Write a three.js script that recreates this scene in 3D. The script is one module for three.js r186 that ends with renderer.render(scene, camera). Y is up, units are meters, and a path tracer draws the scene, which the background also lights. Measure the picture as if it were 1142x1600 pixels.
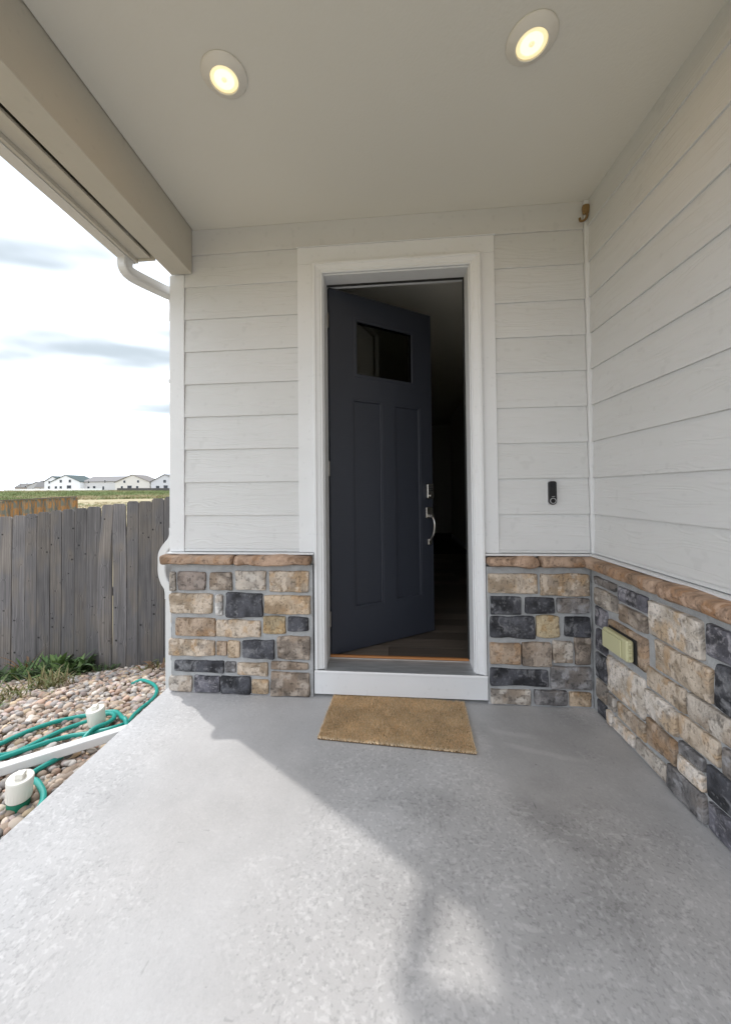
import * as THREE from 'three';
import { RoundedBoxGeometry } from 'three/addons/geometries/RoundedBoxGeometry.js';
import { mergeGeometries, mergeVertices } from 'three/addons/utils/BufferGeometryUtils.js';
import { RectAreaLightUniformsLib } from 'three/addons/lights/RectAreaLightUniformsLib.js';

// ------------------------------------------------------------------ camera, sky, sun, exposure
const scene = new THREE.Scene();
const R = Math.PI / 180;
const camera = new THREE.PerspectiveCamera(2 * Math.atan(800 / 595) / R, 730 / 1024, 0.05, 3000);
camera.position.set(0, 1.27, 2.4);
camera.rotation.order = 'YXZ';
camera.rotation.set(1.15 * R, 5.28 * R, -0.55 * R);
camera.setViewOffset(1142, 1600, 24, 45, 1142, 1600);      // the photograph is an off-centre crop of the lens image

const renderer = new THREE.WebGLRenderer({ antialias: true });
renderer.setSize(730, 1024);
renderer.toneMapping = THREE.LinearToneMapping;
renderer.toneMappingExposure = 1.04;
renderer.shadowMap.enabled = true;
RectAreaLightUniformsLib.init();

const sunDir = new THREE.Vector3(-0.811 * Math.cos(53 * R), Math.sin(53 * R), -0.585 * Math.cos(53 * R)).normalize();
const sun = new THREE.DirectionalLight(new THREE.Color(1, 0.975, 0.94), 2.15);
sun.position.copy(sunDir).multiplyScalar(30);
sun.castShadow = true; sun.shadow.radius = 2.2;
sun.shadow.mapSize.set(4096, 4096);
Object.assign(sun.shadow.camera, { left: -9, right: 9, top: 9, bottom: -9, near: 1, far: 80 });
scene.add(sun, sun.target);

// ------------------------------------------------------------------ noise and helpers
function rng(seed) { let a = seed >>> 0; return () => { a = (a + 0x6d2b79f5) | 0; let t = Math.imul(a ^ (a >>> 15), 1 | a); t = (t + Math.imul(t ^ (t >>> 7), 61 | t)) ^ t; return ((t ^ (t >>> 14)) >>> 0) / 4294967296; }; }
function hash(x, y, z) { let h = Math.imul(x, 374761393) ^ Math.imul(y, 668265263) ^ Math.imul(z, 1274126177); h = Math.imul(h ^ (h >>> 13), 1274126177); h ^= h >>> 16; return (h >>> 0) / 4294967296; }
const wrap = (i, p) => (p ? ((i % p) + p) % p : i);
function vn(x, y, s = 0, px = 0, py = 0) {          // value noise 0..1, optionally periodic
  const xi = Math.floor(x), yi = Math.floor(y); let fx = x - xi, fy = y - yi;
  fx = fx * fx * (3 - 2 * fx); fy = fy * fy * (3 - 2 * fy);
  const x0 = wrap(xi, px), x1 = wrap(xi + 1, px), y0 = wrap(yi, py), y1 = wrap(yi + 1, py);
  const a = hash(x0, y0, s), b = hash(x1, y0, s), c = hash(x0, y1, s), d = hash(x1, y1, s);
  return a + (b - a) * fx + (c - a) * fy + (a - b - c + d) * fx * fy;
}
function fbm(x, y, s, o = 4, px = 0, py = 0) { let v = 0, a = 0.5, t = 0; for (let i = 0; i < o; i++) { v += a * vn(x, y, s + i * 17, px, py); t += a; a *= 0.5; x *= 2; y *= 2; px *= 2; py *= 2; } return v / t; }
function n3(x, y, z, s) { return (vn(x + z * 0.37, y + z * 0.61, s) + vn(y * 1.1 + x * 0.23, z * 1.1, s + 5) + vn(z * 0.9, x * 0.9 + y * 0.31, s + 9)) / 3; }
const sm = (a, b, x) => { const t = Math.min(1, Math.max(0, (x - a) / (b - a))); return t * t * (3 - 2 * t); };
const mix = (a, b, t) => a + (b - a) * t;
const toS = (l) => (l <= 0.0031308 ? 12.92 * l : 1.055 * Math.pow(l, 1 / 2.4) - 0.055);
// texture from a function of (u, v) in 0..1 that returns linear rgb (colour) or one height value
function tex(w, h, fn, colour = true) {
  const d = new Uint8Array(w * h * 4);
  for (let j = 0; j < h; j++) for (let i = 0; i < w; i++) {
    const r = fn((i + 0.5) / w, (j + 0.5) / h), k = (j * w + i) * 4;
    for (let c = 0; c < 3; c++) { const q = typeof r === 'number' ? r : r[c]; d[k + c] = Math.max(0, Math.min(255, Math.round((colour ? toS(Math.max(0, q)) : q) * 255))); }
    d[k + 3] = 255;
  }
  const t = new THREE.DataTexture(d, w, h, THREE.RGBAFormat);
  t.wrapS = t.wrapT = THREE.RepeatWrapping; t.magFilter = THREE.LinearFilter; t.minFilter = THREE.LinearMipmapLinearFilter; t.generateMipmaps = true;
  if (colour) t.colorSpace = THREE.SRGBColorSpace;
  t.needsUpdate = true; return t;
}
const rep = (t, x, y) => { const c = t.clone(); c.repeat.set(x, y); c.needsUpdate = true; return c; };
const lin = (r, g, b) => new THREE.Color().setRGB(r, g, b);
const std = (r, g, b, o = {}) => new THREE.MeshStandardMaterial({ color: lin(r, g, b), roughness: 0.7, ...o });

const names = {};
function numbered(n) { const k = names[n] = (names[n] ?? -1) + 1; return k ? n + '_' + String(k).padStart(3, '0') : n; }
function put(o, p) { o.castShadow = o.receiveShadow = true; p.add(o); return o; }
function mesh(name, geo, mat, parent) { const m = new THREE.Mesh(geo, mat); m.name = name; return put(m, parent); }
function thing(name, label, category, pos = [0, 0, 0], group) {
  const g = new THREE.Group(); g.name = numbered(name); g.position.set(...pos); g.userData = { label, category }; if (group) g.userData.group = group; scene.add(g); return g;
}
function structure(name, geo, mat) { const m = mesh(numbered(name), geo, mat, scene); m.userData.kind = 'structure'; return m; }
function metricUV(g) {                                // uv in metres from position, picked by the normal
  if (g.index) g = g.toNonIndexed();
  const p = g.attributes.position, n = g.attributes.normal, uv = new Float32Array(p.count * 2);
  for (let i = 0; i < p.count; i++) {
    const ax = Math.abs(n.getX(i)), ay = Math.abs(n.getY(i)), az = Math.abs(n.getZ(i));
    const [u, v] = ay > ax && ay > az ? [p.getX(i), p.getZ(i)] : ax > az ? [p.getZ(i), p.getY(i)] : [p.getX(i), p.getY(i)];
    uv[2 * i] = u; uv[2 * i + 1] = v;
  }
  g.setAttribute('uv', new THREE.BufferAttribute(uv, 2)); return g;
}
function box(x0, y0, z0, x1, y1, z1, r = 0.003) {     // rounded box by its corners
  const w = x1 - x0, h = y1 - y0, d = z1 - z0, q = Math.min(r, w * 0.45, h * 0.45, d * 0.45);
  const g = r > 0 ? new RoundedBoxGeometry(w, h, d, 2, q) : new THREE.BoxGeometry(w, h, d);
  g.translate((x0 + x1) / 2, (y0 + y1) / 2, (z0 + z1) / 2); return metricUV(g);
}
function prism(pts, len, axis = 'x') {                // a closed outline [a, b] in the plane across the axis, extruded from 0 to len
  const s = new THREE.Shape(pts.map(([a, b]) => new THREE.Vector2(a, b)));
  const g = new THREE.ExtrudeGeometry(s, { depth: len, bevelEnabled: false });
  if (axis === 'x') { g.rotateY(Math.PI / 2); g.scale(1, 1, -1); const q = g.index ? g.toNonIndexed() : g; flip(q); return metricUV(q); }   // a -> z, b -> y
  return metricUV(g);
}
function flip(g) { const p = g.attributes.position.array, n = p.length / 9; for (let i = 0; i < n; i++) for (let c = 0; c < 3; c++) { const a = i * 9 + 3 + c, b = i * 9 + 6 + c, t = p[a]; p[a] = p[b]; p[b] = t; } g.computeVertexNormals(); }
function sweep(path, w, d, rad, ribs = 0) {           // rounded rectangular tube along a path; w across z, d across x for a vertical run
  const prof = [], n = 40;
  for (let i = 0; i < n; i++) { const a = i / n * 2 * Math.PI, c = Math.cos(a), s = Math.sin(a), e = 0.22; let x = Math.sign(c) * Math.abs(c) ** e, y = Math.sign(s) * Math.abs(s) ** e; const k = 1 - ribs * (i % 4 < 2 ? 1 : 0); prof.push([x * w / 2 * k, y * d / 2 * k]); }
  const curve = new THREE.CatmullRomCurve3(path.map((p) => new THREE.Vector3(...p)), false, 'centripetal');
  const N = path.length * 14, pos = [], idx = [];
  let side = new THREE.Vector3(0, 0, 1);
  for (let i = 0; i <= N; i++) {
    const c = curve.getPointAt(i / N), t = curve.getTangentAt(i / N);
    side = side.clone().addScaledVector(t, -side.dot(t)).normalize(); const up = new THREE.Vector3().crossVectors(t, side).normalize();
    for (const [a, b] of prof) { const v = c.clone().addScaledVector(side, a).addScaledVector(up, b); pos.push(v.x, v.y, v.z); }
  }
  for (let i = 0; i < N; i++) for (let j = 0; j < n; j++) { const a = i * n + j, b = i * n + (j + 1) % n; idx.push(a, a + n, b, b, a + n, b + n); }
  const g = new THREE.BufferGeometry(); g.setAttribute('position', new THREE.Float32BufferAttribute(pos, 3)); g.setIndex(idx); g.computeVertexNormals();
  g.setAttribute('uv', new THREE.Float32BufferAttribute(new Float32Array(pos.length / 3 * 2), 2)); return g;
}
function rock(w, h, d, seed, rad = 0.014, amp = 0.006, sx = 9, sy = 7, sz = 2) {   // split-faced stone: a box with worn edges and an uneven face
  let g = new THREE.BoxGeometry(w, h, d, sx, sy, sz); const p = g.attributes.position, v = new THREE.Vector3(), o = new THREE.Vector3();
  for (let i = 0; i < p.count; i++) {
    v.fromBufferAttribute(p, i); const q = Math.min(rad, w * 0.45, h * 0.45, d * 0.45);
    // pull grid lines outwards so that the rounding gets faces of its own
    const ex = (a, l) => Math.sign(a) * l / 2 * (1 - Math.pow(Math.max(0, 1 - Math.abs(a) / (l / 2)), 1.7)); v.x = ex(v.x, w); v.y = ex(v.y, h);
    o.set(THREE.MathUtils.clamp(v.x, -w / 2 + q, w / 2 - q), THREE.MathUtils.clamp(v.y, -h / 2 + q, h / 2 - q), THREE.MathUtils.clamp(v.z, -d / 2 + q, d / 2 - q));
    const dir = v.clone().sub(o); if (dir.lengthSq() > 1e-10) { dir.normalize(); v.copy(o).addScaledVector(dir, q); }
    const f1 = n3(v.x * 14, v.y * 14, v.z * 14, seed) - 0.5, f2 = n3(v.x * 45, v.y * 45, v.z * 45, seed + 3) - 0.5;
    const front = v.z > 0 ? 1 : 0.3;
    v.z += (f1 * 3.0 + f2 * 1.8) * amp * front;
    v.x += (n3(v.y * 16, v.z * 9, 1.7, seed + 11) - 0.5) * amp * 4.2 * Math.sign(v.x) * Math.min(1, Math.abs(v.x) / (w / 2)); v.y += (n3(v.x * 16, v.z * 9, 4.1, seed + 21) - 0.5) * amp * 4.2 * Math.sign(v.y) * Math.min(1, Math.abs(v.y) / (h / 2));
    p.setXYZ(i, v.x, v.y, v.z);
  }
  g.deleteAttribute('uv'); g.deleteAttribute('normal'); g = mergeVertices(g, 1e-5); g.computeVertexNormals();
  const P = g.attributes.position, uv = new Float32Array(P.count * 2), ou = hash(seed, 1, 2) * 3, ov = hash(seed, 3, 4) * 3;
  for (let i = 0; i < P.count; i++) { uv[2 * i] = P.getX(i) + P.getZ(i) * 0.7 + ou; uv[2 * i + 1] = P.getY(i) + P.getZ(i) * 0.7 + ov; }
  g.setAttribute('uv', new THREE.BufferAttribute(uv, 2)); return g;
}

// ------------------------------------------------------------------ sky: thin bright cloud with a few blue-grey gaps, drawn out into streaks
{
  const W = 1024, H = 512, d = new Float32Array(W * H * 4);
  for (let j = 0; j < H; j++) for (let i = 0; i < W; i++) {
    const el = ((j + 0.5) / H - 0.5) * Math.PI, az = ((i + 0.5) / W - 0.5) * 2 * Math.PI, k = (j * W + i) * 4;
    const y = Math.sin(el), x = Math.cos(el) * Math.cos(az), z = Math.cos(el) * Math.sin(az), dn = Math.max(y, 0) + 0.16;
    const cx = x / dn, cz = z / dn, a = cx * 0.90 + cz * -0.43, b = cx * 0.43 + cz * 0.90;      // streaks along one wind direction
    const f = fbm(a * 0.7 + 3.1, b * 2.0 + 7.7, 11, 6), g = fbm(a * 1.6, b * 5.0, 47, 5);
    const gap = sm(0.525, 0.745, f * 0.6 + g * 0.4 + 0.0) * sm(0.02, 0.14, y);
    const soft = fbm(a * 0.6 + 9, b * 2.1, 71, 5);
    let L = [mix(1.76, 2.04, soft), mix(1.88, 2.16, soft), mix(2.08, 2.36, soft)];
    L = L.map((v, c) => mix(v, [0.56, 0.65, 0.72][c], gap * 0.95));
    if (y < 0) L = [0.35, 0.34, 0.32];
    d[k] = L[0]; d[k + 1] = L[1]; d[k + 2] = L[2]; d[k + 3] = 1;
  }
  const t = new THREE.DataTexture(d, W, H, THREE.RGBAFormat, THREE.FloatType);
  t.mapping = THREE.EquirectangularReflectionMapping; t.magFilter = t.minFilter = THREE.LinearFilter; t.needsUpdate = true;
  scene.background = t; scene.environment = t;
}

// ------------------------------------------------------------------ materials
const sidingBump = tex(1024, 256, (u, v) => {       // embossed cedar grain, 1.6 m by 0.43 m
  const w = fbm(u * 4, v * 5, 3, 3, 4, 5) * 2.6, l = vn(u * 6, v * 64 + w * 7, 9, 6, 0), l2 = fbm(u * 22, v * 120 + w * 9, 21, 2, 22, 0);
  return 0.25 + 0.5 * Math.pow(l, 2) + 0.3 * l2 * sm(0.35, 0.7, fbm(u * 5, v * 6, 33, 2, 5, 6));
}, false);
const paintGrime = tex(512, 512, (u, v) => {        // faint dust specks and brush marks of weathered paint
  const f = fbm(u * 6, v * 10, 5, 5, 6, 10), s = fbm(u * 40, v * 40, 8, 2, 40, 40); const q = 0.955 + 0.06 * (f - 0.5) - 0.05 * sm(0.74, 0.86, s);
  return [q, q * 0.998, q * 0.99];
});
const M = {};
M.siding = std(0.645, 0.645, 0.64, { roughness: 0.62, bumpMap: rep(sidingBump, 1 / 1.6, 1 / 0.43), bumpScale: 0.0030, map: rep(paintGrime, 0.6, 0.8) });
M.sidingB = M.siding.clone(); M.sidingB.color = lin(0.63, 0.63, 0.622);
M.smooth = std(0.63, 0.62, 0.60, { roughness: 0.6, map: rep(paintGrime, 0.7, 0.7) });
M.trim = std(0.74, 0.745, 0.75, { roughness: 0.5, map: rep(paintGrime, 1, 1) });
M.white = std(0.80, 0.80, 0.80, { roughness: 0.4 });
M.ceiling = std(0.68, 0.655, 0.585, { roughness: 0.75, bumpMap: rep(tex(256, 256, (u, v) => fbm(u * 60, v * 60, 2, 3, 60, 60), false), 2, 2), bumpScale: 0.0005 });
M.beam = std(0.54, 0.505, 0.435, { roughness: 0.65, map: rep(paintGrime, 0.8, 0.8) });
M.gutter = std(0.66, 0.64, 0.61, { roughness: 0.45, map: rep(paintGrime, 1, 1) });
M.spout = std(0.66, 0.655, 0.64, { roughness: 0.42 });
M.dark = std(0.02, 0.02, 0.02, { roughness: 0.9 });
M.mortar = std(0.44, 0.445, 0.445, { roughness: 0.95, map: rep(tex(256, 256, (u, v) => { const f = 0.72 + 0.5 * (fbm(u * 8, v * 8, 4, 5, 8, 8) - 0.3); return [f, f, f]; }), 2, 2), bumpMap: rep(tex(256, 256, (u, v) => fbm(u * 32, v * 32, 14, 4, 32, 32), false), 3, 3), bumpScale: 0.004 });
// stone: three colour families, each tinted per stone
const stoneBump = tex(512, 512, (u, v) => fbm(u * 12, v * 12, 6, 5, 12, 12) * 0.65 + fbm(u * 50, v * 50, 16, 2, 50, 50) * 0.35, false);
const stretch = (f) => sm(0.28, 0.72, f);
const tanMap = tex(512, 512, (u, v) => {
  const f = stretch(fbm(u * 7, v * 7, 61, 5, 7, 7)), g = fbm(u * 11, v * 8, 71, 4, 11, 8), s = fbm(u * 60, v * 60, 81, 2, 60, 60), e = fbm(u * 24, v * 24, 99, 3, 24, 24);
  let c = [mix(0.50, 0.95, f), mix(0.46, 0.95, f), mix(0.40, 0.94, f)];
  const rust = sm(0.50, 0.66, g); c = [mix(c[0], 0.80, rust * 0.55), mix(c[1], 0.62, rust * 0.55), mix(c[2], 0.42, rust * 0.55)];
  const grey = sm(0.54, 0.7, fbm(u * 5, v * 5, 191, 4, 5, 5)); c = c.map((q, i) => mix(q, [0.60, 0.60, 0.62][i], grey * 0.55));
  const pale = sm(0.58, 0.72, fbm(u * 16, v * 16, 91, 4, 16, 16)); c = c.map((q) => mix(q, 1, pale * 0.75)); const p = (1 - 0.4 * sm(0.62, 0.82, s)) * (1 - 0.3 * sm(0.6, 0.75, e)); return c.map((q) => q * p);
});
const darkMap = tex(512, 512, (u, v) => {
  const f = stretch(fbm(u * 8, v * 8, 161, 5, 8, 8)), w = fbm(u * 13 + f * 2, v * 13, 171, 5, 13, 13), s = fbm(u * 44, v * 44, 181, 3, 44, 44);
  const b = mix(0.05, 0.24, f), c = [b, b * 1.0, b * 1.08], sme = sm(0.54, 0.74, w) * 0.55 + sm(0.62, 0.76, s) * 0.3;
  return c.map((q, i) => mix(q, [0.66, 0.65, 0.64][i], Math.min(1, sme)));
});
const greyMap = tex(512, 512, (u, v) => {
  const f = stretch(fbm(u * 8, v * 8, 261, 5, 8, 8)), w = fbm(u * 13, v * 13, 271, 5, 13, 13), s = fbm(u * 40, v * 40, 281, 3, 40, 40), t = fbm(u * 6, v * 6, 291, 4, 6, 6);
  let c = [mix(0.40, 0.92, f), mix(0.385, 0.89, f), mix(0.375, 0.86, f)]; const pale = sm(0.55, 0.72, w), br = sm(0.5, 0.68, t); c = [mix(c[0], 0.62, br * 0.4), mix(c[1], 0.50, br * 0.4), mix(c[2], 0.38, br * 0.4)]; c = c.map((q) => mix(q, 1, pale * 0.75)); return c.map((q) => q * (1 - 0.45 * sm(0.56, 0.76, s)));
});
const stoneMat = (map, r, g, b) => std(r, g, b, { roughness: 0.9, map: rep(map, 1.6, 1.6), bumpMap: rep(stoneBump, 2.6, 2.6), bumpScale: 0.012 });
const S = {
  t: stoneMat(tanMap, 0.62, 0.52, 0.42), o: stoneMat(tanMap, 0.60, 0.47, 0.34), b: stoneMat(tanMap, 0.47, 0.36, 0.27), y: stoneMat(tanMap, 0.54, 0.44, 0.29), h: stoneMat(tanMap, 0.76, 0.69, 0.62),
  g: stoneMat(greyMap, 0.58, 0.53, 0.47), k: stoneMat(greyMap, 0.43, 0.365, 0.305), m: stoneMat(greyMap, 0.33, 0.28, 0.25), w: stoneMat(greyMap, 0.90, 0.89, 0.87), s: stoneMat(greyMap, 0.34, 0.335, 0.34),
  c: stoneMat(darkMap, 0.36, 0.365, 0.385), p: stoneMat(darkMap, 0.66, 0.64, 0.68), cap: stoneMat(tanMap, 0.44, 0.31, 0.225), cap2: stoneMat(tanMap, 0.50, 0.345, 0.25),
};

// ------------------------------------------------------------------ ground: bed beside the slab falls to the fence, then open field rising towards far houses
const gy = (x, z) => { const t = Math.max(0, (0.8 - z) / 2.25); return -0.08 - Math.min(t, 1.15) ** 1.2 * (0.33 + 0.14 * Math.min(4, Math.max(0, -1.41 - x))); };
function fieldY(x, z) {
  const near = gy(x, z) - 0.05, d = Math.hypot(x, z - 2.4);
  let y = near;
  if (z < -1.4) y = mix(near, -0.87, sm(-1.4, -9, z));
  if (x > -1.4 && z > -1.4) y = -0.16;
  return y + 3.3 * sm(85, 265, d) + 3 * sm(265, 800, d) - 0.0;
}
{
  const span = (n, l) => Array.from({ length: n + 1 }, (_, i) => { const t = i / n * 2 - 1; return Math.sign(t) * l * (0.012 * Math.abs(t) + 0.988 * Math.abs(t) ** 3.2); });
  const xs = span(120, 1500), zs = span(120, 1500), pos = [], uv = [], idx = [];
  for (const z of zs) for (const x of xs) { pos.push(x, fieldY(x, z), z); uv.push(x, z); }
  const n = xs.length; for (let j = 0; j < n - 1; j++) for (let i = 0; i < n - 1; i++) { const a = j * n + i; idx.push(a, a + n, a + 1, a + 1, a + n, a + n + 1); }
  const g = new THREE.BufferGeometry(); g.setAttribute('position', new THREE.Float32BufferAttribute(pos, 3)); g.setAttribute('uv', new THREE.Float32BufferAttribute(uv, 2)); g.setIndex(idx); g.computeVertexNormals();
  const map = tex(1024, 1024, (u, v) => {           // 120 m tile of dry grass, bare soil and green weeds
    const f = fbm(u * 10, v * 10, 301, 6, 10, 10), w = fbm(u * 7, v * 7, 331, 5, 7, 7), s = fbm(u * 120, v * 120, 341, 3, 120, 120), gr = sm(0.54, 0.68, w * 0.8 + s * 0.2);
    const c = [mix(0.30, 0.42, f), mix(0.25, 0.35, f), mix(0.14, 0.21, f)]; const q = [0.15, 0.18, 0.07]; const k = mix(0.7, 1.2, s);
    return c.map((a, i) => mix(a, q[i], gr * 0.75) * k);
  });
  structure('ground', g, std(1, 1, 1, { roughness: 1, map: rep(map, 1 / 120, 1 / 120) }));
}

// concrete slab
{
  const W = 2048, span = 3.0;
  const blot = (x, z, cx, cz, rx, rz, s) => { const q = Math.hypot((x - cx) / rx, (z - cz) / rz) + (fbm(x * 5, z * 5, s, 4) - 0.5) * 0.9; return 1 - sm(0.5, 1.05, q); };
  const conc = (u, v) => {
    const x = u * span - 1.5, z = v * span;
    const f = fbm(x * 2.2 + 5, z * 2.2 + 1, 401, 5), m = fbm(x * 9, z * 9, 411, 4), fl = fbm(x * 85 + m * 6, z * 85, 421, 3), fl2 = fbm(x * 130, z * 130 + m * 6, 431, 3), s = vn(x * 420, z * 420, 441);
    const zone = sm(0.40, 0.62, fbm(x * 1.6 + 2, z * 1.6 + 8, 451, 4));     // where the cream has worn off and flecks of fines show
    let a = 0.465 + 0.12 * (f - 0.5) + 0.07 * (m - 0.5) + 0.025 * (s - 0.5);
    a += (0.25 + 0.75 * zone) * (0.085 * sm(0.55, 0.78, fl) - 0.085 * sm(0.55, 0.78, fl2));
    // old damp and tool marks: copied where the photograph shows them
    a -= 0.085 * blot(x, z, 0.80, 0.55, 0.50, 0.50, 461) + 0.07 * blot(x, z, 0.33, 1.05, 0.55, 0.35, 467) + 0.05 * blot(x, z, -0.1, 0.72, 0.5, 0.2, 471) + 0.05 * blot(x, z, 0.7, 1.25, 0.35, 0.3, 477);
    const tr = Math.abs(z - 0.42 - 0.10 * Math.sin((x - 0.55) * 3.4) - 0.05 * (fbm(x * 4, 3, 481, 3) - 0.5)); a += 0.055 * (1 - sm(0.006, 0.03, tr)) * sm(0.52, 0.62, x) * (1 - sm(0.85, 0.98, x));
    const tr2 = Math.abs(z - 0.29 - 0.06 * Math.sin((x - 0.5) * 5)); a += 0.05 * (1 - sm(0.004, 0.03, tr2)) * sm(0.5, 0.56, x) * (1 - sm(0.7, 0.8, x));
    const pit = sm(0.95, 0.99, vn(x * 55, z * 55, 491)); a -= 0.09 * pit;
    const tint = (fbm(x * 1.3, z * 1.3, 499, 3) - 0.5) * 0.05;
    return [a * (0.985 + tint), a * 0.965, a * (0.955 - tint)];
  };
  const map = tex(W, W, conc);
  const bump = tex(1024, 1024, (u, v) => { const x = u * span, z = v * span; return 0.5 + 0.5 * (fbm(x * 9, z * 9, 511, 3) - 0.5) + 0.2 * (fbm(x * 85, z * 85, 421, 3) - 0.5) + 0.2 * (vn(x * 210, z * 210, 521) - 0.5); }, false);
  let g = new RoundedBoxGeometry(2.73, 0.13, 6.2, 3, 0.012); g.translate(-0.065, -0.065, 3.06); g = metricUV(g);
  const uv = g.attributes.uv; for (let i = 0; i < uv.count; i++) uv.setXY(i, (uv.getX(i) + 1.5) / span, uv.getY(i) / span);
  structure('porch_slab', g, std(1, 1, 1, { roughness: 0.72, map, bumpMap: bump, bumpScale: 0.0014 }));
}

// ------------------------------------------------------------------ the house around the porch
const house = thing('house', 'grey lap-sided house with stone wainscot around the covered porch', 'house');
const PITCH = 0.2145, Y0 = 0.9055, CEIL = 3.0, rowsY = Array.from({ length: 9 }, (_, k) => Y0 + k * PITCH);
const boardShape = (h) => [[0.022, 0], [0.0225, 0.003], [0.011, h], [0.003, h], [0.012, 0]];   // [out, up]: the thick lower edge laps the board below
let boardSeed = 1;
function siding(parent, len, y, h, place) {
  const g = prism(boardShape(h), len, 'x'), uv = g.attributes.uv, ou = hash(boardSeed, 5, 5) * 2, ov = hash(boardSeed++, 7, 7);
  for (let i = 0; i < uv.count; i++) uv.setXY(i, uv.getX(i) + ou, uv.getY(i) + ov);
  const m = mesh('siding_board', g, boardSeed % 3 ? M.siding : M.sidingB, parent); m.position.y = y; place(m); return m;
}
// front wall: sheathing with the door hole, and boards
const OP = { l: -0.378, r: 0.522, b: 0.15, t: 2.65 };   // clear door opening
const frontWall = mesh('front_wall', mergeGeometries([box(-1.385, -0.1, -0.16, OP.l - 0.03, 3.15, 0, 0), box(OP.r + 0.03, -0.1, -0.16, 1.24, 3.15, 0, 0), box(OP.l - 0.03, OP.t + 0.03, -0.16, OP.r + 0.03, 3.15, 0, 0), box(OP.l - 0.03, -0.1, -0.16, OP.r + 0.03, 0.11, 0, 0)]), M.smooth, house);
const rowH = (k) => (k === 8 ? 2.834 - rowsY[8] : PITCH + 0.022);
for (let k = -1; k < 9; k++) {
  const y = k < 0 ? 0.8885 : rowsY[k], h = k < 0 ? 0.035 : rowH(k);
  siding(frontWall, 0.757, y, h, (m) => { m.position.x = -1.304; });
  siding(frontWall, 0.522, y, h, (m) => { m.position.x = 0.678; });
}
mesh('frieze_board', box(-1.384, 2.835, 0.001, 1.2, CEIL, 0.021, 0.002), M.smooth, frontWall);
// left side wall of the house, seen past the corner board
const sideWall = mesh('side_wall', box(-1.385, -0.9, -8, -1.24, 3.15, -0.162, 0), M.smooth, house);
for (let k = -8; k < 10; k++) siding(sideWall, 7.6, Y0 + k * PITCH, PITCH + 0.022, (m) => { m.rotation.y = -Math.PI / 2; m.position.set(-1.384, Y0 + k * PITCH, -7.75); });
mesh('corner_board', mergeGeometries([box(-1.406, 0.886, 0.001, -1.306, 2.705, 0.025, 0.002), box(-1.408, 0.886, -0.09, -1.386, 2.9, 0.0, 0.002)]), M.trim, house);
// right wall: the wing that shelters the porch
const rightWall = mesh('right_wall', box(1.24, -0.1, -0.16, 1.40, 3.15, 5.0, 0), M.smooth, house);
for (let k = -1; k < 10; k++) {
  const y = k < 0 ? 0.8885 : Y0 + k * PITCH, h = k < 0 ? 0.035 : k === 9 ? CEIL - Y0 - 9 * PITCH : PITCH + 0.022;
  const split = 1.9 + (k * 0.83 % 1.3);
  siding(rightWall, split - 0.0015, y, h, (m) => { m.rotation.y = -Math.PI / 2; m.position.set(1.239, y, 0.035); });
  siding(rightWall, 4.9 - 0.035 - split, y, h, (m) => { m.rotation.y = -Math.PI / 2; m.position.set(1.239, y, 0.0365 + split); });
}
mesh('inside_corner_trim', box(1.203, 0.886, 0.001, 1.238, CEIL - 0.001, 0.034, 0.003), M.trim, house);
// drip flashing over the cap stones
mesh('flashing', box(-1.41, 0.874, 0.001, -0.452, 0.884, 0.055, 0.001), M.trim, house); mesh('flashing', box(0.592, 0.874, 0.001, 1.236, 0.884, 0.05, 0.001), M.trim, house);
mesh('flashing', box(1.185, 0.8745, 0.051, 1.2385, 0.884, 4.9, 0.001), M.trim, house);

// stone wainscot
const stones = (list, parent, place) => list.forEach(([a0, b0, a1, b1, c], i) => {
  const w = a1 - a0 + 0.005, h = b1 - b0 + 0.005; const m = mesh('stone', rock(w, h, 0.07 + 0.012 * hash(i, 3, list.length), 1000 + i * 37 + list.length * 991, 0.013, Math.min(0.007, 0.03 * Math.min(w, h) + 0.002)), S[c], parent); place(m, (a0 + a1) / 2, (b0 + b1) / 2);
});
const pierL = mesh('stone_pier', box(-1.376, -0.06, 0.002, -0.456, 0.81, 0.053, 0.004), M.mortar, house);
stones([[-1.383,0.638,-1.344,0.763,'g'],[-1.329,0.647,-1.145,0.763,'m'],[-1.116,0.648,-0.973,0.761,'k'],[-0.954,0.653,-0.747,0.772,'g'],[-0.728,0.643,-0.479,0.774,'t'],[-1.383,0.501,-1.097,0.623,'t'],[-1.078,0.492,-1.033,0.619,'w'],[-1.011,0.483,-0.773,0.631,'c'],[-0.761,0.507,-0.473,0.622,'o'],[-1.346,0.355,-1.079,0.471,'b'],[-1.074,0.356,-0.789,0.463,'t'],[-0.771,0.383,-0.628,0.492,'y'],[-0.615,0.403,-0.483,0.488,'c'],[-1.388,0.233,-1.084,0.332,'t'],[-1.074,0.239,-1.005,0.326,'b'],[-1.000,0.232,-0.921,0.328,'o'],[-0.903,0.228,-0.700,0.340,'c'],[-0.683,0.231,-0.473,0.368,'k'],[-1.349,0.129,-1.027,0.204,'c'],[-1.017,0.132,-0.949,0.202,'s'],[-0.941,0.119,-0.740,0.201,'t'],[-0.726,0.164,-0.482,0.211,'k'],[-1.388,0.006,-1.236,0.101,'g'],[-1.218,0.006,-1.054,0.107,'p'],[-1.046,0.006,-0.853,0.109,'c'],[-0.843,0.007,-0.741,0.098,'o'],[-0.726,0.004,-0.475,0.147,'k']], pierL, (m, x, y) => m.position.set(x, y, 0.032));
const pierR = mesh('stone_pier', box(0.594, -0.06, 0.002, 1.185, 0.81, 0.053, 0.004), M.mortar, house);
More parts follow.
